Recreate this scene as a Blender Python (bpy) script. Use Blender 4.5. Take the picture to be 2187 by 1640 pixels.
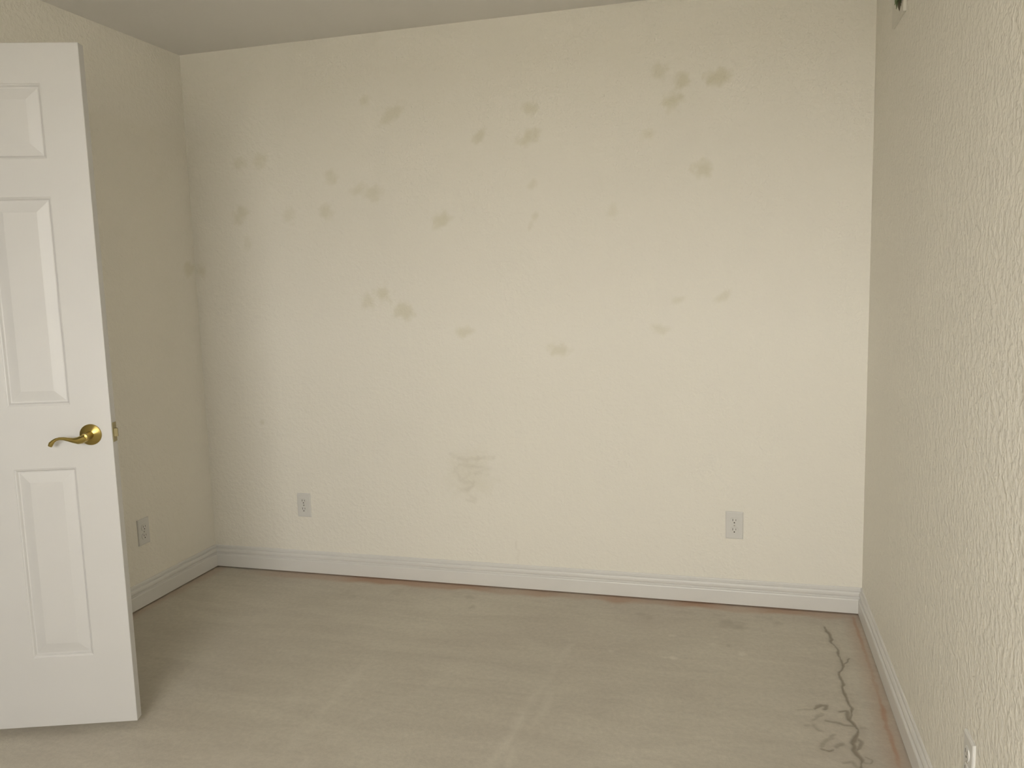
import bpy, bmesh, math, random
import numpy as np
from mathutils import Vector, Matrix, noise

for o in list(bpy.data.objects):
    bpy.data.objects.remove(o, do_unlink=True)
scene = bpy.context.scene
COL = scene.collection

# ------------------------------------------------------------------ dimensions (metres)
W, H = 2.977, 2.44            # room width, ceiling height; back wall is y = 0, left wall x = 0
YF = -4.60                    # wall behind the camera
T = 0.12                      # wall thickness
WIN = (1.25, 2.75, 0.95, 2.15)   # window opening in the wall behind the camera: x0 x1 z0 z1
DOORWAY = (-2.352, -1.622, 2.075)  # doorway in the left wall: y0 y1 top

# ------------------------------------------------------------------ camera
YAW, PITCH, ROLL = -0.2725, -0.1224, -0.0278
cam_data = bpy.data.cameras.new('camera')
cam_data.sensor_width = 36.0
cam_data.lens = 1749.2 / 2187 * 36
cam = bpy.data.objects.new('camera', cam_data)
COL.objects.link(cam)
fw = Vector((math.sin(YAW)*math.cos(PITCH), math.cos(YAW)*math.cos(PITCH), math.sin(PITCH)))
r0 = Vector((math.cos(YAW), -math.sin(YAW), 0))
u0 = r0.cross(fw)
rr = r0*math.cos(ROLL) + u0*math.sin(ROLL)
uu = -r0*math.sin(ROLL) + u0*math.cos(ROLL)
cam.matrix_world = Matrix(((rr.x, uu.x, -fw.x, 2.499), (rr.y, uu.y, -fw.y, -3.3963), (rr.z, uu.z, -fw.z, 1.3545), (0, 0, 0, 1)))
cam_data.clip_start = 0.02
scene.camera = cam

# ------------------------------------------------------------------ daylight: even overcast sky, entering by the window
world = bpy.data.worlds.new('overcast_sky')
scene.world = world
world.use_nodes = True
bg = world.node_tree.nodes['Background']
bg.inputs[0].default_value = (1.0, 0.985, 0.95, 1)
bg.inputs[1].default_value = 11.0
pl = bpy.data.lights.new('window_front_offscreen', 'AREA')
pl.shape = 'RECTANGLE'; pl.size = WIN[1]-WIN[0]; pl.size_y = WIN[3]-WIN[2]
pl.cycles.is_portal = True
po = bpy.data.objects.new('window_front_offscreen', pl)
po.location = ((WIN[0]+WIN[1])/2, YF-T-0.02, (WIN[2]+WIN[3])/2)
po.rotation_euler = (math.radians(90), 0, 0)      # faces +y, into the room
COL.objects.link(po)
vs = scene.view_settings
vs.view_transform = 'Standard'; vs.look = 'None'; vs.gamma = 1.0; vs.use_curve_mapping = False
vs.exposure = 0.86

# ------------------------------------------------------------------ materials
def new_mat(name):
    m = bpy.data.materials.new(name); m.use_nodes = True
    nt = m.node_tree; nt.nodes.clear()
    out = nt.nodes.new('ShaderNodeOutputMaterial')
    b = nt.nodes.new('ShaderNodeBsdfPrincipled')
    nt.links.new(b.outputs[0], out.inputs[0])
    return m, nt, b
def tex_noise(nt, scale, detail=4, rough=0.55, stretch=None, dist=0.0):
    tc = nt.nodes.new('ShaderNodeTexCoord'); src = tc.outputs['Object']
    if stretch:
        mp = nt.nodes.new('ShaderNodeMapping'); mp.inputs['Scale'].default_value = stretch
        nt.links.new(src, mp.inputs[0]); src = mp.outputs[0]
    n = nt.nodes.new('ShaderNodeTexNoise'); n.inputs['Scale'].default_value = scale
    n.inputs['Detail'].default_value = detail; n.inputs['Roughness'].default_value = rough
    n.inputs['Distortion'].default_value = dist
    nt.links.new(src, n.inputs['Vector']); return n.outputs['Fac']
def ramp(nt, fac, stops):
    r = nt.nodes.new('ShaderNodeValToRGB'); e = r.color_ramp.elements
    while len(e) < len(stops): e.new(0.5)
    for q, (p_, c) in zip(e, stops): q.position = p_; q.color = (*c, 1) if len(c) == 3 else c
    nt.links.new(fac, r.inputs[0]); return r.outputs[0]
def mix(nt, fac, a, b, mode='MIX'):
    m = nt.nodes.new('ShaderNodeMix'); m.data_type = 'RGBA'; m.blend_type = mode
    for s, v in ((0, fac), (6, a), (7, b)):
        if isinstance(v, (int, float)): m.inputs[s].default_value = v
        elif isinstance(v, tuple): m.inputs[s].default_value = (*v, 1)
        else: nt.links.new(v, m.inputs[s])
    return m.outputs[2]
def bump(nt, b, height, strength, dist):
    n = nt.nodes.new('ShaderNodeBump'); n.inputs['Strength'].default_value = strength
    n.inputs['Distance'].default_value = dist
    nt.links.new(height, n.inputs['Height']); nt.links.new(n.outputs[0], b.inputs['Normal'])
def attr(nt, name):
    a = nt.nodes.new('ShaderNodeAttribute'); a.attribute_name = name
    s = nt.nodes.new('ShaderNodeSeparateColor'); nt.links.new(a.outputs['Color'], s.inputs[0])
    return s.outputs

WALL_C = (0.875, 0.84, 0.752)
def wall_material(name, relief):
    m, nt, b = new_mat(name)
    v = tex_noise(nt, 1.3, 0)
    c = mix(nt, v, tuple(x*0.98 for x in WALL_C), tuple(x*1.02 for x in WALL_C))
    a = attr(nt, 'marks')
    c = mix(nt, a[0], c, (0.72, 0.68, 0.53))      # touch-up / spackle patches
    c = mix(nt, a[1], c, (0.58, 0.535, 0.43))       # hairline cracks and scuffs
    nt.links.new(c, b.inputs['Base Color'])
    b.inputs['Roughness'].default_value = 0.62
    if relief < 0.002: b.inputs['Specular IOR Level'].default_value = 0.0   # dead-flat paint
    h = ramp(nt, tex_noise(nt, 48, 2, 0.65), [(0.40, (0, 0, 0)), (0.64, (1, 1, 1))])  # knockdown plaster
    bump(nt, b, h, 0.8, relief)
    return m
def ceiling_material():
    m, nt, b = new_mat('ceiling_paint')
    v = tex_noise(nt, 1.0, 0)
    nt.links.new(mix(nt, v, (0.80, 0.775, 0.735), (0.825, 0.80, 0.76)), b.inputs['Base Color'])
    b.inputs['Roughness'].default_value = 0.8; b.inputs['Specular IOR Level'].default_value = 0.0
    bump(nt, b, tex_noise(nt, 40, 1), 0.4, 0.002)
    return m
def floor_material():
    m, nt, b = new_mat('bare_concrete')
    big = tex_noise(nt, 1.1, 3, 0.6)
    c = ramp(nt, big, [(0.30, (0.525, 0.48, 0.41)), (0.52, (0.56, 0.52, 0.44)), (0.72, (0.60, 0.56, 0.475))])
    fine = tex_noise(nt, 55, 3, 0.7)
    c = mix(nt, 0.5, c, ramp(nt, fine, [(0.3, (0.84, 0.84, 0.84)), (0.7, (1.1, 1.1, 1.1))]), 'MULTIPLY')
    sweep = tex_noise(nt, 2.2, 3, 0.6, (1.2, 6.0, 1), 0.6)
    c = mix(nt, 0.55, c, ramp(nt, sweep, [(0.35, (0.90, 0.89, 0.88)), (0.65, (1.05, 1.05, 1.04))]), 'MULTIPLY')
    a = attr(nt, 'marks')
    c = mix(nt, a[1], c, (0.43, 0.25, 0.155))     # rusty residue of the old carpet strip
    c = mix(nt, a[2], c, (0.72, 0.68, 0.58))       # pale glue and skim-coat streaks
    c = mix(nt, a[0], c, (0.115, 0.085, 0.045))    # cracks and dark stains
    nt.links.new(c, b.inputs['Base Color'])
    b.inputs['Roughness'].default_value = 0.75
    bump(nt, b, fine, 0.35, 0.003)
    return m
def paint(name, col, rough, bscale=None):
    m, nt, b = new_mat(name)
    v = tex_noise(nt, 6, 1)
    nt.links.new(mix(nt, v, tuple(x*0.98 for x in col), tuple(min(1, x*1.02) for x in col)), b.inputs['Base Color'])
    b.inputs['Roughness'].default_value = rough
    if bscale: bump(nt, b, tex_noise(nt, bscale, 1, 0.5, (6, 6, 0.4)), 0.12, 0.0006)
    return m
def metal(name, col, rough, aniso=0.0):
    m, nt, b = new_mat(name)
    v = tex_noise(nt, 60, 3)
    nt.links.new(mix(nt, v, tuple(x*0.93 for x in col), col), b.inputs['Base Color'])
    b.inputs['Metallic'].default_value = 1.0; b.inputs['Roughness'].default_value = rough
    if aniso:
        b.inputs['Anisotropic'].default_value = aniso
        tg = nt.nodes.new('ShaderNodeTangent'); tg.direction_type = 'RADIAL'; tg.axis = 'Y'
        nt.links.new(tg.outputs[0], b.inputs['Tangent']); b.inputs['Anisotropic Rotation'].default_value = 0.25
    return m
M = {}
M['wall'] = wall_material('cream_wall_paint', 0.0013)
M['rough_wall'] = wall_material('cream_knockdown_plaster', 0.0022)
M['ceiling'] = ceiling_material()
M['floor'] = floor_material()
M['trim'] = paint('white_trim_paint', (0.77, 0.755, 0.72), 0.42)
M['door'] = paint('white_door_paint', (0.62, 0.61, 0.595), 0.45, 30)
M['brass'] = metal('polished_brass', (0.46, 0.355, 0.12), 0.32)
M['brass_rosette'] = metal('brushed_brass', (0.46, 0.355, 0.12), 0.30, 1.0)
M['latch'] = metal('dull_brass', (0.34, 0.29, 0.16), 0.42)
M['plate'] = paint('outlet_plastic', (0.73, 0.715, 0.675), 0.4)
M['slot'] = paint('slot_dark', (0.10, 0.09, 0.075), 0.7)
M['screw'] = metal('screw_steel', (0.5, 0.48, 0.42), 0.4)
M['white_plastic'] = paint('white_plastic', (0.80, 0.77, 0.68), 0.4)
M['board'] = paint('plaque_cream', (0.76, 0.73, 0.65), 0.5)
M['leaf'] = paint('leaf_green', (0.20, 0.245, 0.115), 0.6)
M['leaf_dry'] = paint('leaf_brown', (0.27, 0.225, 0.15), 0.7)
M['ground'] = paint('outdoor_ground', (0.45, 0.43, 0.38), 0.9)
gm = bpy.data.materials.new('window_glass'); gm.use_nodes = True; nt = gm.node_tree; nt.nodes.clear()
o_ = nt.nodes.new('ShaderNodeOutputMaterial'); mx = nt.nodes.new('ShaderNodeMixShader')
tr = nt.nodes.new('ShaderNodeBsdfTransparent'); gl = nt.nodes.new('ShaderNodeBsdfGlossy'); gl.inputs['Roughness'].default_value = 0.02
mx.inputs[0].default_value = 0.06
nt.links.new(tr.outputs[0], mx.inputs[1]); nt.links.new(gl.outputs[0], mx.inputs[2]); nt.links.new(mx.outputs[0], o_.inputs[0])
M['glass'] = gm

# ------------------------------------------------------------------ helpers
def obj(name, data, mat=None, parent=None):
    o = bpy.data.objects.new(name, data); COL.objects.link(o)
    if mat and data is not None: data.materials.append(M[mat])
    if parent: o.parent = parent
    return o
def from_bm(name, bm, mat, parent=None, smooth=None):
    bmesh.ops.recalc_face_normals(bm, faces=bm.faces)
    me = bpy.data.meshes.new(name); bm.to_mesh(me); bm.free()
    if smooth is not None: 
        me.shade_smooth()
        try: me.set_sharp_from_angle(angle=math.radians(smooth))
        except Exception: pass
    return obj(name, me, mat, parent)
def tag(o, label, cat, group=None, kind=None):
    o['label'] = label; o['category'] = cat
    if group: o['group'] = group
    if kind: o['kind'] = kind
    return o
def box(bm, x0, x1, y0, y1, z0, z1, bev=0.0):
    v = [bm.verts.new((x, y, z)) for z in (z0, z1) for y in (y0, y1) for x in (x0, x1)]
    fs = [bm.faces.new([v[i] for i in q]) for q in ((0, 2, 3, 1), (4, 5, 7, 6), (0, 1, 5, 4), (2, 6, 7, 3), (0, 4, 6, 2), (1, 3, 7, 5))]
    if bev:
        es = list({e for f in fs for e in f.edges})
        bmesh.ops.bevel(bm, geom=es, offset=bev, segments=2, affect='EDGES', profile=0.5)
def tube(bm, pts, radii, n=14, squash=1.0, flat_axis=None):
    """swept round section along pts; squash narrows it along the section's second axis"""
    pts = [Vector(p_) for p_ in pts]; rings = []
    ref = Vector(flat_axis) if flat_axis else Vector((0, 0, 1))
    for i, p_ in enumerate(pts):
        d = (pts[min(i+1, len(pts)-1)] - pts[max(i-1, 0)]).normalized()
        a = d.cross(ref); a = a.normalized() if a.length > 1e-4 else d.orthogonal().normalized()
        c = a.cross(d).normalized()
        rings.append([bm.verts.new(p_ + a*radii[i]*math.cos(2*math.pi*k/n) + c*radii[i]*squash*math.sin(2*math.pi*k/n)) for k in range(n)])
    for r1, r2 in zip(rings, rings[1:]):
        for k in range(n): bm.faces.new((r1[k], r1[(k+1) % n], r2[(k+1) % n], r2[k]))
    bm.faces.new(rings[0]); bm.faces.new(rings[-1][::-1])
def lathe(bm, prof, n=40, origin=(0, 0, 0), ax=Vector((0, 0, 1)), ux=Vector((1, 0, 0))):
    o_ = Vector(origin); uy = ax.cross(ux); rings = []
    for r, h in prof:
        if r < 1e-6: rings.append([bm.verts.new(o_ + ax*h)])
        else: rings.append([bm.verts.new(o_ + ax*h + (ux*math.cos(2*math.pi*k/n) + uy*math.sin(2*math.pi*k/n))*r) for k in range(n)])
    for a, b in zip(rings, rings[1:]):
        for k in range(n):
            k2 = (k+1) % n
            if len(a) == 1 and len(b) == 1: continue
            if len(a) == 1: bm.faces.new((a[0], b[k], b[k2]))
            elif len(b) == 1: bm.faces.new((a[k], a[k2], b[0]))
            else: bm.faces.new((a[k], a[k2], b[k2], b[k]))

def ns(x, y, sc, seed):
    """cheap vectorised value noise, -1..1"""
    rng = np.random.default_rng(seed); g = rng.uniform(-1, 1, (64, 64))
    u, v = x*sc, y*sc; iu, iv = np.floor(u).astype(int), np.floor(v).astype(int)
    fu, fv = u-iu, v-iv; fu = fu*fu*(3-2*fu); fv = fv*fv*(3-2*fv)
    q = lambda a, b: g[a % 64, b % 64]
    return (q(iu, iv)*(1-fu)+q(iu+1, iv)*fu)*(1-fv) + (q(iu, iv+1)*(1-fu)+q(iu+1, iv+1)*fu)*fv
def seg_dist(X, Y, pts):
    d = np.full(X.shape, 9.0)
    for (ax, ay), (bx, by) in zip(pts, pts[1:]):
        vx, vy = bx-ax, by-ay; L2 = vx*vx+vy*vy+1e-12
        t = np.clip(((X-ax)*vx+(Y-ay)*vy)/L2, 0, 1)
        d = np.minimum(d, np.hypot(X-ax-t*vx, Y-ay-t*vy))
    return d
def blob(X, Y, cx, cy, rx, ry, ang, seed, soft=0.35):
    c, s = math.cos(math.radians(ang)), math.sin(math.radians(ang))
    dx, dy = X-cx, Y-cy
    a, b = (dx*c+dy*s)/rx, (-dx*s+dy*c)/ry
    r = np.hypot(a, b) + 0.42*ns(X, Y, 45, seed) + 0.25*ns(X, Y, 110, seed+1)
    return np.clip((1+soft-r)/(2*soft), 0, 1)
def grid_mesh(name, us, vs_, place, marks, depth_box, disp=None):
    """finely divided surface u x v with a mark attribute, backed by a slab so the wall has thickness"""
    U, V = np.meshgrid(us, vs_); nu, nv = len(us), len(vs_)
    P = place(U, V, disp if disp is not None else np.zeros_like(U)).reshape(-1, 3)
    idx = np.arange(nu*nv).reshape(nv, nu)
    q = np.stack([idx[:-1, :-1], idx[:-1, 1:], idx[1:, 1:], idx[1:, :-1]], -1).reshape(-1, 4)
    n0 = len(P); (x0, x1, y0, y1, z0, z1), skip = depth_box
    B = np.array([(x, y, z) for z in (z0, z1) for y in (y0, y1) for x in (x0, x1)])
    fs = {'z0': (0, 2, 3, 1), 'z1': (4, 5, 7, 6), 'y0': (0, 1, 5, 4), 'y1': (2, 6, 7, 3), 'x0': (0, 4, 6, 2), 'x1': (1, 3, 7, 5)}
    bf = np.array([f for k, f in fs.items() if k != skip]) + n0
    me = bpy.data.meshes.new(name)
    P = np.vstack([P, B]); F = np.vstack([q, bf])
    me.vertices.add(len(P)); me.vertices.foreach_set('co', P.astype(np.float32).ravel())
    me.loops.add(F.size); me.loops.foreach_set('vertex_index', F.ravel().astype(np.int32))
    me.polygons.add(len(F)); me.polygons.foreach_set('loop_start', np.arange(0, F.size, 4, dtype=np.int32))
    me.update(calc_edges=True)
    at = me.attributes.new('marks', 'FLOAT_COLOR', 'POINT')
    c = np.zeros((len(P), 4), np.float32); c[:, 3] = 1
    for k, mk in enumerate(marks): c[:n0, k] = mk.ravel()
    at.data.foreach_set('color', c.ravel())
    return me

# ------------------------------------------------------------------ wear, measured on the surfaces (metres)
WALL_STAINS= [(0.919, 2.161, 0.022, 0.02, 0, 0.5), (1.039, 2.089, 0.057, 0.026, 33, 0.6), (1.438, 1.973, 0.031, 0.019, 60, 0.7), (1.649, 1.95, 0.042, 0.024, 30, 0.8), (1.664, 2.064, 0.028, 0.024, -20, 0.7), (2.192, 2.166, 0.026, 0.026, 0, 0.6), (2.279, 2.123, 0.027, 0.025, 0, 0.9), (2.407, 2.123, 0.039, 0.028, 10, 1), (2.241, 2.051, 0.035, 0.029, 15, 0.9), (2.141, 1.931, 0.026, 0.02, 0, 0.6), (2.354, 1.783, 0.032, 0.031, 0, 0.8), (1.662, 1.757, 0.02, 0.014, 40, 0.5), (1.673, 1.632, 0.012, 0.014, 0, 0.5), (1.652, 1.598, 0.018, 0.008, 65, 0.35), (2.0, 1.637, 0.019, 0.023, 0, 0.35), (0.279, 1.936, 0.034, 0.02, 0, 0.5), (0.379, 1.936, 0.031, 0.034, 0, 0.5), (0.738, 1.843, 0.028, 0.032, 0, 0.6), (0.874, 1.786, 0.032, 0.027, 30, 0.6), (0.941, 1.764, 0.034, 0.029, 20, 0.6), (0.263, 1.706, 0.03, 0.04, 0, 0.6), (0.518, 1.689, 0.024, 0.029, 0, 0.4), (0.703, 1.691, 0.033, 0.03, 50, 0.6), (1.249, 1.63, 0.039, 0.028, 25, 0.8), (0.288, 1.572, 0.02, 0.03, 0, 0.3), (0.033, 1.456, 0.026, 0.031, 0, 0.5), (0.891, 1.294, 0.03, 0.03, 0, 0.6), (0.963, 1.322, 0.034, 0.034, 0, 0.8), (1.063, 1.245, 0.043, 0.031, 0, 0.8), (1.341, 1.148, 0.037, 0.019, 0, 0.7), (1.763, 1.066, 0.041, 0.022, -5, 0.7), (2.184, 1.153, 0.036, 0.017, -18, 0.5), (2.266, 1.269, 0.028, 0.013, 22, 0.5), (2.435, 1.277, 0.029, 0.014, 25, 0.5), (0.307, 0.726, 0.01, 0.01, 0, 0.5)]
WALL_CRACKS= [[(1.251, 0.603), (1.266, 0.596), (1.279, 0.594)], [(1.289, 0.582), (1.319, 0.58), (1.369, 0.583), (1.414, 0.591), (1.456, 0.595)], [(1.268, 0.518), (1.279, 0.541), (1.298, 0.553), (1.333, 0.55), (1.383, 0.549), (1.442, 0.544)], [(1.284, 0.516), (1.3, 0.485), (1.33, 0.476), (1.358, 0.474), (1.349, 0.453), (1.329, 0.444), (1.298, 0.438)], [(1.335, 0.535), (1.339, 0.511), (1.305, 0.485)], [(1.367, 0.517), (1.39, 0.525), (1.405, 0.535)], [(1.35, 0.411), (1.365, 0.404)], [(1.33, 0.395), (1.362, 0.392)], [(1.546, 0.212), (1.56, 0.169), (1.55, 0.121)]]
FLOOR_CRACKS= [([(2.82, -0.151), (2.836, -0.218), (2.839, -0.307), (2.849, -0.347), (2.852, -0.399), (2.853, -0.488), (2.835, -0.539), (2.841, -0.575), (2.836, -0.638), (2.839, -0.697), (2.845, -0.745), (2.85, -0.78), (2.839, -0.821), (2.832, -0.849), (2.842, -0.883), (2.85, -0.91), (2.838, -0.948), (2.826, -0.985), (2.823, -1.019), (2.835, -1.048), (2.837, -1.079), (2.828, -1.124)], 1), ([(2.853, -0.488), (2.867, -0.456), (2.88, -0.418)], 0.9), ([(2.808, -0.808), (2.831, -0.795), (2.832, -0.849)], 0.9), ([(2.761, -0.873), (2.79, -0.877), (2.814, -0.886), (2.842, -0.883)], 0.7), ([(2.838, -0.948), (2.849, -0.966), (2.839, -1.015), (2.828, -1.024)], 0.8), ([(2.837, -1.079), (2.857, -1.081), (2.863, -1.061), (2.852, -1.047)], 0.7), ([(2.734, -1.019), (2.762, -0.972), (2.782, -0.946)], 0.5), ([(2.681, -0.823), (2.704, -0.812), (2.726, -0.811)], 0.5), ([(2.731, -0.802), (2.752, -0.774), (2.774, -0.777), (2.761, -0.799)], 0.9), ([(2.721, -0.877), (2.754, -0.836)], 0.5), ([(2.726, -0.909), (2.741, -0.935)], 0.45), ([(2.735, -1.038), (2.752, -1.041), (2.766, -1.035)], 1), ([(2.775, -1.013), (2.796, -0.991)], 0.6), ([(2.851, -0.896), (2.873, -0.891)], 0.4), ([(2.79, -1.096), (2.814, -1.084), (2.824, -1.107)], 0.5), ([(2.696, -0.916), (2.711, -0.909)], 0.4)]
FLOOR_SPOTS= [(1.371, -0.143, 0.019, 0.021, 1), (1.413, -0.246, 0.01, 0.015, 0.9), (0.814, -0.211, 0.021, 0.023, 0.4), (0.857, -0.242, 0.015, 0.022, 0.4), (1.034, -0.155, 0.025, 0.034, 0.4), (2.121, -0.18, 0.027, 0.014, 0.6), (2.152, -0.203, 0.023, 0.019, 0.6), (2.426, -0.127, 0.022, 0.014, 0.6), (2.468, -0.193, 0.04, 0.027, 0.9), (2.499, -0.223, 0.029, 0.022, 0.8), (2.446, -0.23, 0.025, 0.018, 0.6), (2.589, -0.112, 0.018, 0.014, 0.4), (2.65, -0.156, 0.016, 0.018, 0.7), (2.469, -0.4, 0.009, 0.012, 1), (2.624, -0.124, 0.015, 0.014, 0.5), (2.79, -0.135, 0.022, 0.018, 0.35), (1.316, -0.127, 0.029, 0.022, 0.35), (2.286, -0.127, 0.034, 0.014, 0.4), (1.824, -0.152, 0.031, 0.015, 0.3), (1.678, -0.135, 0.032, 0.015, 0.3)]
FLOOR_SPECKS= [(2.261, -0.356, 0.012, 0.01, 0.6), (2.275, -0.547, 0.012, 0.011, 1), (2.247, -0.549, 0.013, 0.007, 0.6), (2.516, -0.465, 0.015, 0.015, 0.9), (2.422, -0.335, 0.011, 0.013, 0.5), (2.41, -0.404, 0.014, 0.012, 0.5), (2.05, -0.537, 0.012, 0.012, 0.6), (2.744, -0.404, 0.008, 0.012, 0.4), (1.305, -1.084, 0.008, 0.009, 0.4)]
RUST= [(2.942, -0.04), (2.943, -0.204), (2.943, -0.385), (2.94, -0.597), (2.938, -0.767), (2.934, -0.892), (2.934, -1.005), (2.934, -1.091)]
STREAKS= [[(1.904, -0.507), (1.854, -0.993), (1.83, -1.351)], [(1.9, -0.89), (1.889, -1.127), (1.881, -1.34)], [(1.204, -0.757), (1.198, -1.138), (1.207, -1.435)], [(1.527, -0.837), (1.339, -1.251), (1.298, -1.462)], [(1.211, -0.308), (1.563, -0.382), (1.915, -0.605)], [(0.564, -0.491), (1.116, -0.567), (1.545, -0.684)], [(0.791, -0.342), (1.282, -0.486), (1.619, -0.439)], [(1.074, -1.071), (1.081, -1.309), (1.086, -1.51)], [(1.658, -0.975), (1.381, -1.067)]]


# ------------------------------------------------------------------ room shell
# back wall
us = np.linspace(0, W, 380); vz = np.linspace(0, H, 312); X, Z = np.meshgrid(us, vz)
patch = np.zeros_like(X); crack = np.zeros_like(X)
for i, (cx, cz, rx, rz, an, s) in enumerate(WALL_STAINS):
    patch = np.maximum(patch, 0.8*s*blob(X, Z, cx, cz, rx, rz, an, 10+3*i, 0.5))
for i, pts in enumerate(WALL_CRACKS):
    d = seg_dist(X + 0.006*ns(X, Z, 60, 200+i), Z + 0.006*ns(X, Z, 60, 300+i), pts)
    crack = np.maximum(crack, (0.34 if i < 8 else 0.22)*np.clip(1.3-d/(0.009 if i < 8 else 0.004), 0, 1)*(0.6+0.4*ns(X, Z, 30, 400)))
patch = np.maximum(patch, 0.28*blob(X, Z, 1.345, 0.505, 0.085, 0.075, 0, 77, 0.7))
me = grid_mesh('wall_back', us, vz, lambda u, v, d: np.stack([u, d, v], -1), [patch, np.clip(crack, 0, 1)], ((0, W, 0, T, 0, H), 'y0'))
tag(obj('wall_back', me, 'wall'), 'cream painted wall with scattered touch-up patches above two outlets', 'wall', kind='structure')
# left wall, with the doorway
us = np.linspace(DOORWAY[1], 0, 130); X, Z = np.meshgrid(us, np.linspace(0, H, 160))
st = 0.5*blob(X, Z, -0.049, 1.464, 0.03, 0.03, 0, 90)
me = grid_mesh('wall_left', us, np.linspace(0, H, 160), lambda u, v, d: np.stack([d, u, v], -1), [st], ((-T, 0, DOORWAY[1], 0, 0, H), 'x1'))
bm = bmesh.new(); bm.from_mesh(me)
box(bm, -T, 0, YF, DOORWAY[0], 0, H); box(bm, -T, 0, DOORWAY[0], DOORWAY[1], DOORWAY[2], H)
bm.to_mesh(me); bm.free()
tag(obj('wall_left', me, 'wall'), 'cream painted wall behind the open white door', 'wall', kind='structure')
# right wall
us = np.linspace(YF, 0, 300); X, Z = np.meshgrid(us, np.linspace(0, H, 160))
st = np.zeros_like(X)
me = grid_mesh('wall_right', us, np.linspace(0, H, 160), lambda u, v, d: np.stack([W+d, u, v], -1), [st], ((W, W+T, YF, 0, 0, H), 'x0'))
tag(obj('wall_right', me, 'rough_wall'), 'cream wall with rough knockdown plaster texture and hanging sprig', 'wall', kind='structure')
# wall behind the camera, with the window opening
bm = bmesh.new(); x0, x1, z0, z1 = WIN
for a in ((0, x0, 0, H), (x1, W, 0, H), (x0, x1, 0, z0), (x0, x1, z1, H)):
    box(bm, a[0], a[1], YF-T, YF, a[2], a[3])
tag(from_bm('wall_front', bm, 'wall'), 'cream wall with the window that lights the room', 'wall', kind='structure')
# ceiling
bm = bmesh.new(); box(bm, -T, W+T, YF-T, T, H, H+0.1)
tag(from_bm('ceiling', bm, 'ceiling'), 'flat beige painted ceiling', 'ceiling', kind='structure')
# floor: bare concrete slab, cracks are really cut into it
us = np.concatenate([np.linspace(0, 2.0, 170, endpoint=False), np.linspace(2.0, 2.62, 90, endpoint=False), np.linspace(2.62, W, 110)])
vy = np.concatenate([np.linspace(YF, -1.6, 60, endpoint=False), np.linspace(-1.6, -1.15, 50, endpoint=False), np.linspace(-1.15, 0, 260)])
X, Y = np.meshgrid(us, vy)
dark = np.zeros_like(X); rust = np.zeros_like(X); pale = np.zeros_like(X)
for i, (pts, s) in enumerate(FLOOR_CRACKS):
    d = seg_dist(X + 0.005*ns(X, Y, 45, 500+i), Y + 0.006*ns(X, Y, 45, 600+i), pts)
    w = 0.0047*(1+0.7*ns(X, Y, 22, 640+i))
    dark = np.maximum(dark, 0.58*s*np.clip(1.5-d/w, 0, 1))
    dark = np.maximum(dark, 0.16*s*np.clip(1-d/0.022, 0, 1))
sink = -0.004*np.clip(dark, 0, 1)
for i, (cx, cy, rx, ry, s) in enumerate(FLOOR_SPOTS):
    dark = np.maximum(dark, 0.24*s*blob(X, Y, cx, cy, rx, ry, 0, 700+3*i, 0.6))
for i, (cx, cy, rx, ry, s) in enumerate(FLOOR_SPECKS):
    pale = np.maximum(pale, 0.65*s*blob(X, Y, cx, cy, rx, ry, 0, 800+3*i, 0.5))
for i, pts in enumerate(STREAKS):
    d = seg_dist(X + 0.02*ns(X, Y, 5, 850+i) + 0.006*ns(X, Y, 40, 860+i), Y + 0.02*ns(X, Y, 5, 870+i), pts)
    k = (0.38, 0.30, 0.22, 0.14, 0.14, 0.10, 0.10, 0.12, 0.10)[i]
    pale = np.maximum(pale, k*np.clip(1-d/(0.022 if i < 2 else 0.03), 0, 1)*(0.75+0.5*ns(X, Y, 14, 890+i)))
dr = seg_dist(X + 0.004*ns(X, Y, 40, 900), Y, RUST)
rust = np.maximum(rust, (0.62+0.3*ns(X, Y, 9, 902))*np.clip(1.25-dr/0.011, 0, 1))
rust = np.maximum(rust, 0.30*np.clip(1.2-dr/0.045, 0, 1))
rust = np.maximum(rust, (0.55+0.25*ns(X, Y*0.3, 6, 903))*np.clip((0.085+0.018*ns(X, Y, 12, 905)+Y)/0.03, 0, 1)*np.clip((X-0.15)/0.5, 0, 1))
rust = np.maximum(rust, 0.30*np.clip((0.07+0.015*ns(X, Y, 12, 906)-X)/0.03, 0, 1)*(Y > DOORWAY[1]))
me = grid_mesh('floor', us, vy, lambda u, v, d: np.stack([u, v, d], -1), [np.clip(dark, 0, 1), np.clip(rust, 0, 1), np.clip(pale, 0, 1)],
               ((-T, W+T, YF-T, T, -0.12, -0.006), 'none'), sink)
tag(obj('floor', me, 'floor'), 'bare stained concrete floor with cracks and rusty strip residue', 'floor', kind='structure')
# hallway beyond the doorway
bm = bmesh.new(); hx0, hy0, hy1 = -1.3, -3.0, -1.0
box(bm, hx0-T, hx0, hy0, hy1, 0, H); box(bm, hx0, -T, hy0-T, hy0, 0, H); box(bm, hx0, -T, hy1, hy1+T, 0, H)
tag(from_bm('wall_hallway', bm, 'wall'), 'cream hallway walls beyond the doorway', 'wall', kind='structure')
bm = bmesh.new(); box(bm, hx0-T, -T, hy0-T, hy1+T, H, H+0.1)
tag(from_bm('ceiling', bm, 'ceiling'), 'hallway ceiling beyond the doorway', 'ceiling', kind='structure')
bm = bmesh.new(); box(bm, hx0-T, 0.0, hy0-T, hy1+T, -0.12, -0.0005)
tag(from_bm('floor', bm, 'trim'), 'pale hallway floor beyond the doorway', 'floor', kind='structure')

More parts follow.
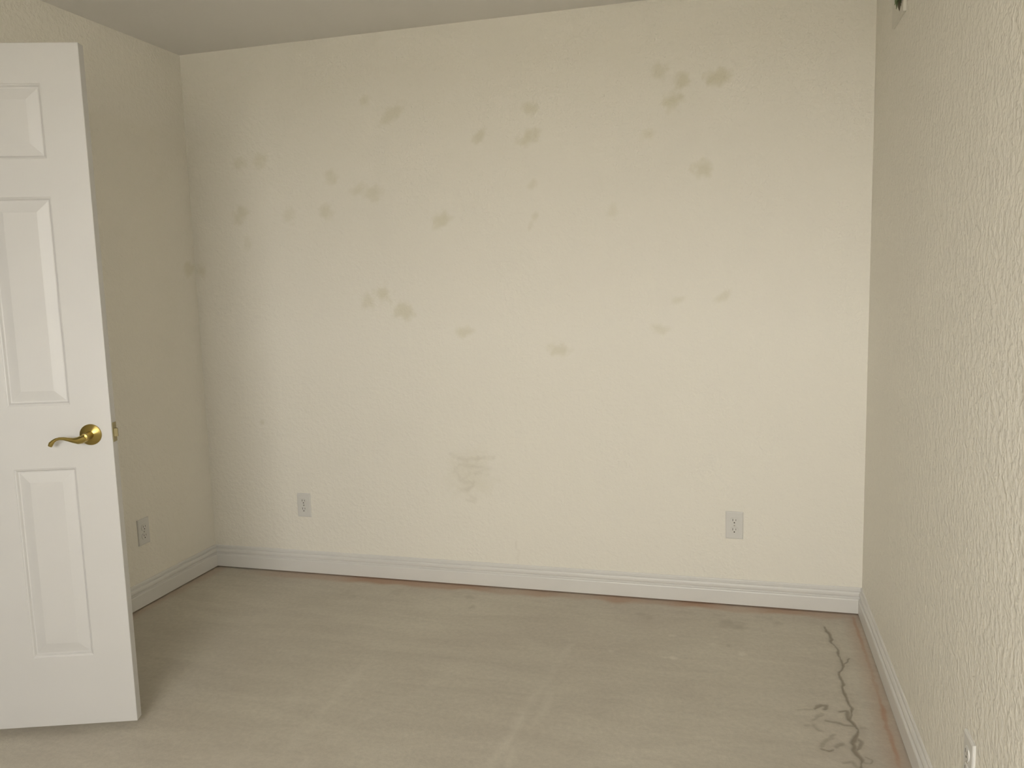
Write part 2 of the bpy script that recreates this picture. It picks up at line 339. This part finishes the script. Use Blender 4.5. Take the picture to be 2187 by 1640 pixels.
# baseboards: moulded profile (out from wall, height), swept along each wall and mitred in the corners
BASE = [(0, 0.110), (0.0035, 0.1095), (0.0055, 0.1055), (0.0055, 0.099), (0.0030, 0.0975), (0.0030, 0.0945), (0.0085, 0.0925), (0.0115, 0.086),
        (0.0118, 0.079), (0.0098, 0.0735), (0.0070, 0.0715), (0.0070, 0.0665), (0.0125, 0.0640), (0.0140, 0.060), (0.0140, 0.0055), (0, 0.0055)]
def baseboard(name, label, a, b, out, ma, mb):
    """a, b: wall-line ends; out: unit vector into the room; ma, mb: 1 = inside mitre at that end"""
    a, b, out = Vector(a), Vector(b), Vector(out); d = (b-a).normalized(); bm = bmesh.new()
    r = [[bm.verts.new(p_ + d*(sg*m*o_) + out*o_ + Vector((0, 0, z))) for o_, z in BASE] for p_, sg, m in ((a, 1, ma), (b, -1, mb))]
    n = len(BASE)
    for k in range(n): bm.faces.new((r[0][k], r[0][(k+1) % n], r[1][(k+1) % n], r[1][k]))
    bm.faces.new(r[0]); bm.faces.new(r[1][::-1])
    tag(from_bm(name, bm, 'trim'), label, 'baseboard', kind='structure')
baseboard('baseboard_back', 'white moulded baseboard along the patched wall', (0, 0, 0), (W, 0, 0), (0, -1, 0), 1, 1)
baseboard('baseboard_left', 'white moulded baseboard running behind the open door', (0, DOORWAY[1]+0.062, 0), (0, 0, 0), (1, 0, 0), 0, 1)
baseboard('baseboard_left', 'white moulded baseboard on the near side of the doorway', (0, YF, 0), (0, DOORWAY[0]-0.062, 0), (1, 0, 0), 1, 0)
baseboard('baseboard_right', 'white moulded baseboard beside the rusty strip on the floor', (W, 0, 0), (W, YF, 0), (-1, 0, 0), 1, 1)
baseboard('baseboard_front', 'white moulded baseboard under the window', (W, YF, 0), (0, YF, 0), (0, 1, 0), 1, 1)
# door casing and jamb
bm = bmesh.new(); y0, y1, zt = DOORWAY
for xa, xb in ((0, 0.016), (-T-0.016, -T)):
    box(bm, xa, xb, y0-0.06, y0+0.004, 0, zt+0.06); box(bm, xa, xb, y1-0.004, y1+0.06, 0, zt+0.06); box(bm, xa, xb, y0+0.004, y1-0.004, zt-0.004, zt+0.06)
box(bm, -T, 0, y0, y0+0.008, 0, zt); box(bm, -T, 0, y1-0.008, y1, 0, zt); box(bm, -T, 0, y0+0.008, y1-0.008, zt-0.010, zt)
tag(from_bm('trim_1', bm, 'trim'), 'white casing round the doorway', 'door casing', kind='structure')

# window behind the camera: frame, two sashes with panes, sill
x0, x1, z0, z1 = WIN
bm = bmesh.new(); f = 0.045
for a in ((x0, x0+f, z0, z1), (x1-f, x1, z0, z1), (x0+f, x1-f, z0, z0+f), (x0+f, x1-f, z1-f, z1)): box(bm, a[0], a[1], YF-0.09, YF-0.02, a[2], a[3])
win = tag(from_bm('window_1', bm, 'trim'), 'white sliding window behind the viewer', 'window', kind='structure')
xm = (x0+x1)/2
for k, (a, b, yy) in enumerate(((x0+f, xm+0.02, YF-0.048), (xm-0.02, x1-f, YF-0.078))):
    bm = bmesh.new(); s = 0.035
    for q in ((a, a+s, z0+f, z1-f), (b-s, b, z0+f, z1-f), (a+s, b-s, z0+f, z0+f+s), (a+s, b-s, z1-f-s, z1-f)): box(bm, q[0], q[1], yy, yy+0.025, q[2], q[3])
    sash = from_bm('sash', bm, 'trim', win)
    bm = bmesh.new(); box(bm, a+s, b-s, yy+0.010, yy+0.014, z0+f+s, z1-f-s); from_bm('pane', bm, 'glass', sash)
bm = bmesh.new(); box(bm, x0-0.04, x1+0.04, YF, YF+0.05, z0-0.025, z0); from_bm('window_sill', bm, 'trim', win)
bm = bmesh.new(); box(bm, -30, 30, -60, YF-T-0.05, -0.5, -0.3)
tag(from_bm('ground', bm, 'ground'), 'open ground outside the window', 'ground', kind='structure')

# ------------------------------------------------------------------ the open door (local: x from hinge edge to free edge, -y is the face towards the room)
DW, DH, DT = 0.711, 2.040, 0.035
TH = 0.3453; EDGE = Vector((0.6876, -1.385, 0.0258))
SX = [(0.115, 0.293), (0.418, 0.596)]                    # panel columns, as x
PZ = [(0.225, 0.815), (1.008, 1.612), (1.722, 1.928)]   # panel rows
bm = bmesh.new()
xs = [0, SX[0][0], SX[0][1], SX[1][0], SX[1][1], DW]; zs = [0, PZ[0][0], PZ[0][1], PZ[1][0], PZ[1][1], PZ[2][0], PZ[2][1], DH]
V = {}
def dv(i, j, k):
    if (i, j, k) not in V: V[(i, j, k)] = bm.verts.new((xs[i], (0, DT)[k], zs[j]))
    return V[(i, j, k)]
solid = lambda i, j: 0 <= i < 5 and 0 <= j < 7 and not (i in (1, 3) and j in (1, 3, 5))
for i in range(5):
    for j in range(7):
        if not solid(i, j): continue
        for k in (0, 1): bm.faces.new((dv(i, j, k), dv(i+1, j, k), dv(i+1, j+1, k), dv(i, j+1, k)))
        for (di, dj, e) in ((-1, 0, ((i, j), (i, j+1))), (1, 0, ((i+1, j), (i+1, j+1))), (0, -1, ((i, j), (i+1, j))), (0, 1, ((i, j+1), (i+1, j+1)))):
            if not solid(i+di, j+dj): bm.faces.new((dv(*e[0], 0), dv(*e[1], 0), dv(*e[1], 1), dv(*e[0], 1)))
door = from_bm('door_1', bm, 'door')
tag(door, 'white six-panel door standing open with brass lever handle', 'door', kind='structure')
bv = door.modifiers.new('edge', 'BEVEL'); bv.width = 0.0018; bv.segments = 2; bv.limit_method = 'ANGLE'
ax = Vector((math.cos(TH), math.sin(TH), 0))
door.location = EDGE - ax*DW
door.rotation_euler = (0, 0, TH)
def panel_mesh(w, h):
    bm = bmesh.new()
    prof = [(-0.0005, 0.0014), (0.0035, 0.0030), (0.0075, 0.0085), (0.0110, 0.0088), (0.0390, 0.0022), (0.0420, 0.0016)]
    for side in (0, 1):
        rings = []
        for ins, dp in prof:
            y = dp if side == 0 else DT-dp
            rings.append([bm.verts.new((x, y, z)) for x, z in ((ins, ins), (w-ins, ins), (w-ins, h-ins), (ins, h-ins))])
        for a, b in zip(rings, rings[1:]):
            for k in range(4): bm.faces.new((a[k], a[(k+1) % 4], b[(k+1) % 4], b[k]))
        bm.faces.new(rings[-1])
        if side == 0: first = rings[0]
        else:
            for k in range(4): bm.faces.new((first[k], first[(k+1) % 4], rings[0][(k+1) % 4], rings[0][k]))
    bmesh.ops.recalc_face_normals(bm, faces=bm.faces)
    me = bpy.data.meshes.new('panel'); bm.to_mesh(me); bm.free(); me.materials.append(M['door']); return me
for z0, z1 in PZ:
    me = panel_mesh(SX[0][1]-SX[0][0], z1-z0)
    for x0, x1 in SX:
        o = obj('panel', me, None, door); o.location = (x0, 0, z0)
# lever handle: rosette, hub, wave-shaped lever
HX, HZ = DW-0.0615, 0.914
def handle(sign):
    yn = Vector((0, -sign, 0)); y0 = 0 if sign > 0 else DT
    root = obj('door_handle', None, None, door); root.location = (HX, y0, HZ)
    root['label'] = 'polished brass lever handle'
    bm = bmesh.new()
    lathe(bm, [(0.0, -0.001), (0.0315, -0.001), (0.0315, 0.0035), (0.0300, 0.0052), (0.0115, 0.0105), (0.0, 0.0115)], 56, (0, 0, 0), yn, Vector((1, 0, 0)))
    from_bm('rosette', bm, 'brass_rosette', root, 40)
    bm = bmesh.new()
    lathe(bm, [(0.0, 0.004), (0.0125, 0.004), (0.0115, 0.018), (0.0105, 0.034), (0.0110, 0.042), (0.0100, 0.049), (0.0, 0.0515)], 32, (0, 0, 0), yn, Vector((1, 0, 0)))
    y = -sign*0.046
    path = [(0.005, -0.001), (-0.008, -0.0065), (-0.019, -0.0095), (-0.031, -0.0085), (-0.045, -0.0055), (-0.058, -0.0025), (-0.070, -0.0020), (-0.080, -0.0045), (-0.088, -0.0095), (-0.095, -0.0165), (-0.099, -0.0240)]
    pts = [(a*1.04, y - sign*(-0.008*(i/10)), b) for i, (a, b) in enumerate(path)]
    rad = [0.0105, 0.0120, 0.0105, 0.0078, 0.0058, 0.0046, 0.0042, 0.0044, 0.0052, 0.0070, 0.0060]
    tube(bm, pts, rad, 16, 0.85, (0, 1, 0))
    from_bm('lever', bm, 'brass', root, 60)
handle(1); handle(-1)
bm = bmesh.new(); box(bm, DW-0.001, DW+0.0016, 0.005, 0.030, HZ-0.026, HZ+0.032)
lp = from_bm('latch_plate', bm, 'latch', door); lp['label'] = 'dull brass latch plate on the door edge'
bm = bmesh.new(); pr = [(DW+0.001, 0.010), (DW+0.0125, 0.010), (DW+0.0125, 0.014), (DW+0.004, 0.025), (DW+0.001, 0.025)]
lo = [bm.verts.new((x, y, HZ-0.010)) for x, y in pr]; hi = [bm.verts.new((x, y, HZ+0.014)) for x, y in pr]
bm.faces.new(lo); bm.faces.new(hi[::-1])
for k in range(5): bm.faces.new((lo[k], lo[(k+1) % 5], hi[(k+1) % 5], hi[k]))
from_bm('latch_bolt', bm, 'latch', lp)
for z in (0.24, 1.02, 1.80):
    bm = bmesh.new(); tube(bm, [(-0.006, DT*0.5, z-0.045), (-0.006, DT*0.5, z+0.045)], [0.006, 0.006], 12, 1, (0, 1, 0))
    box(bm, -0.004, 0.001, 0.004, DT-0.004, z-0.044, z+0.044); from_bm('hinge', bm, 'latch', door)

# ------------------------------------------------------------------ duplex outlets (local: -y away from the wall)
def plate_bm():
    bm = bmesh.new(); w, h, d = 0.0350, 0.0572, 0.0062
    rings = []
    for ins, y in ((0, 0.0005), (0, -0.0030), (0.0012, -0.0048), (0.0045, -d), ):
        rings.append([bm.verts.new((x, y, z)) for x, z in ((-w+ins, -h+ins), (w-ins, -h+ins), (w-ins, h-ins), (-w+ins, h-ins))])
    for a, b in zip(rings, rings[1:]):
        for k in range(4): bm.faces.new((a[k], a[(k+1) % 4], b[(k+1) % 4], b[k]))
    bm.faces.new(rings[-1]); bm.faces.new(rings[0][::-1])
    return bm
def outlet(loc, rz, label):
    r = tag(obj('wall_outlet', None), label, 'outlet', 'duplex wall outlets')
    r.location = loc; r.rotation_euler = (0, 0, rz)
    from_bm('cover_plate', plate_bm(), 'plate', r)
    for zc in (0.0195, -0.0195):
        bm = bmesh.new(); n = 36; front = []; back = []
        for k in range(n):                                  # rounded face, flat above and below
            t = 2*math.pi*k/n; x = 0.0172*math.cos(t); z = max(-0.0138, min(0.0138, 0.0172*math.sin(t)))
            back.append(bm.verts.new((x, -0.005, zc+z))); front.append(bm.verts.new((x*0.96, -0.0086, zc+z*0.96)))
        for k in range(n): bm.faces.new((back[k], back[(k+1) % n], front[(k+1) % n], front[k]))
        bm.faces.new(front); bm.faces.new(back[::-1])
        face = from_bm('receptacle', bm, 'plate', r)
        bm = bmesh.new()
        box(bm, -0.0074, -0.0052, -0.0089, -0.0080, zc-0.001, zc+0.0085)
        box(bm, 0.0052, 0.0070, -0.0089, -0.0080, zc+0.000, zc+0.0075)
        lathe(bm, [(0, 0), (0.0028, 0), (0.0028, 0.0008), (0, 0.0008)], 14, (0, -0.0081, zc-0.0075), Vector((0, -1, 0)), Vector((1, 0, 0)))
        from_bm('slots', bm, 'slot', face)
    bm = bmesh.new(); lathe(bm, [(0, 0), (0.0034, 0), (0.0032, 0.0012), (0, 0.0016)], 16, (0, -0.0060, 0), Vector((0, -1, 0)), Vector((1, 0, 0)))
    from_bm('screw', bm, 'screw', r)
outlet((0.507, 0, 0.334), 0, 'grey-white wall outlet on the patched wall, nearer the door')
outlet((2.484, 0, 0.341), 0, 'grey-white wall outlet on the patched wall, by the rough plaster wall')
outlet((0, -0.492, 0.326), math.pi/2, 'grey-white wall outlet just past the open door edge')
outlet((W, -1.577, 0.319), -math.pi/2, 'grey-white wall outlet on the rough knockdown plaster wall')

# ------------------------------------------------------------------ plaque with a leafy sprig, high on the right wall
random.seed(4)
pq = tag(obj('wall_plaque', None), 'small cream plaque with a green leafy sprig high on the rough plaster wall', 'plaque')
pq.location = (W, -0.49, 2.27)
bm = bmesh.new(); box(bm, -0.009, 0.0004, -0.096, 0.096, -0.135, 0.135, 0.0015); from_bm('board', bm, 'board', pq)
stem = [Vector((-0.012, -0.090, 0.110)), Vector((-0.012, -0.092, 0.05)), Vector((-0.012, -0.090, -0.01)), Vector((-0.012, -0.078, -0.060)), Vector((-0.011, -0.040, -0.086))]
bm = bmesh.new(); tube(bm, stem, [0.0022, 0.002, 0.0018, 0.0014, 0.0008], 8, 1, (1, 0, 0)); from_bm('stem', bm, 'leaf_dry', pq)
def leaf_mesh(name, mat):
    bm = bmesh.new(); L, wd = 0.052, 0.0125; rows = []
    for i in range(6):
        t = i/5; w_ = wd*math.sin(math.pi*min(1, 0.12+0.88*t))**0.8 if t < 1 else 0.0004
        rows.append([bm.verts.new((-0.004*math.sin(math.pi*t) + (0.0015 if s else 0), s*w_, -L*t)) for s in (-1, 0, 1)])
    for a, b in zip(rows, rows[1:]):
        for k in range(2): bm.faces.new((a[k], a[k+1], b[k+1], b[k]))
    bmesh.ops.solidify(bm, geom=bm.faces[:], thickness=0.0008)
    bmesh.ops.recalc_face_normals(bm, faces=bm.faces)
    me = bpy.data.meshes.new(name); bm.to_mesh(me); bm.free(); me.materials.append(M[mat]); return me
lg, ld = leaf_mesh('leaf', 'leaf'), leaf_mesh('leaf', 'leaf_dry')
for i in range(34):
    t = i/33*(len(stem)-1); k = min(int(t), len(stem)-2); p_ = stem[k].lerp(stem[k+1], t-k)
    o = obj('leaf', ld if i > 28 else lg, None, pq)
    o.location = p_; side = 1 if i % 2 else -1
    sc = 1.0 if i < 28 else 0.75
    o.rotation_euler = (side*random.uniform(0.25, 0.75) + (0.45 if i > 28 else 0.05), random.uniform(-0.15, 0.1), random.uniform(-0.4, 0.4)); o.scale = (sc, sc, sc)
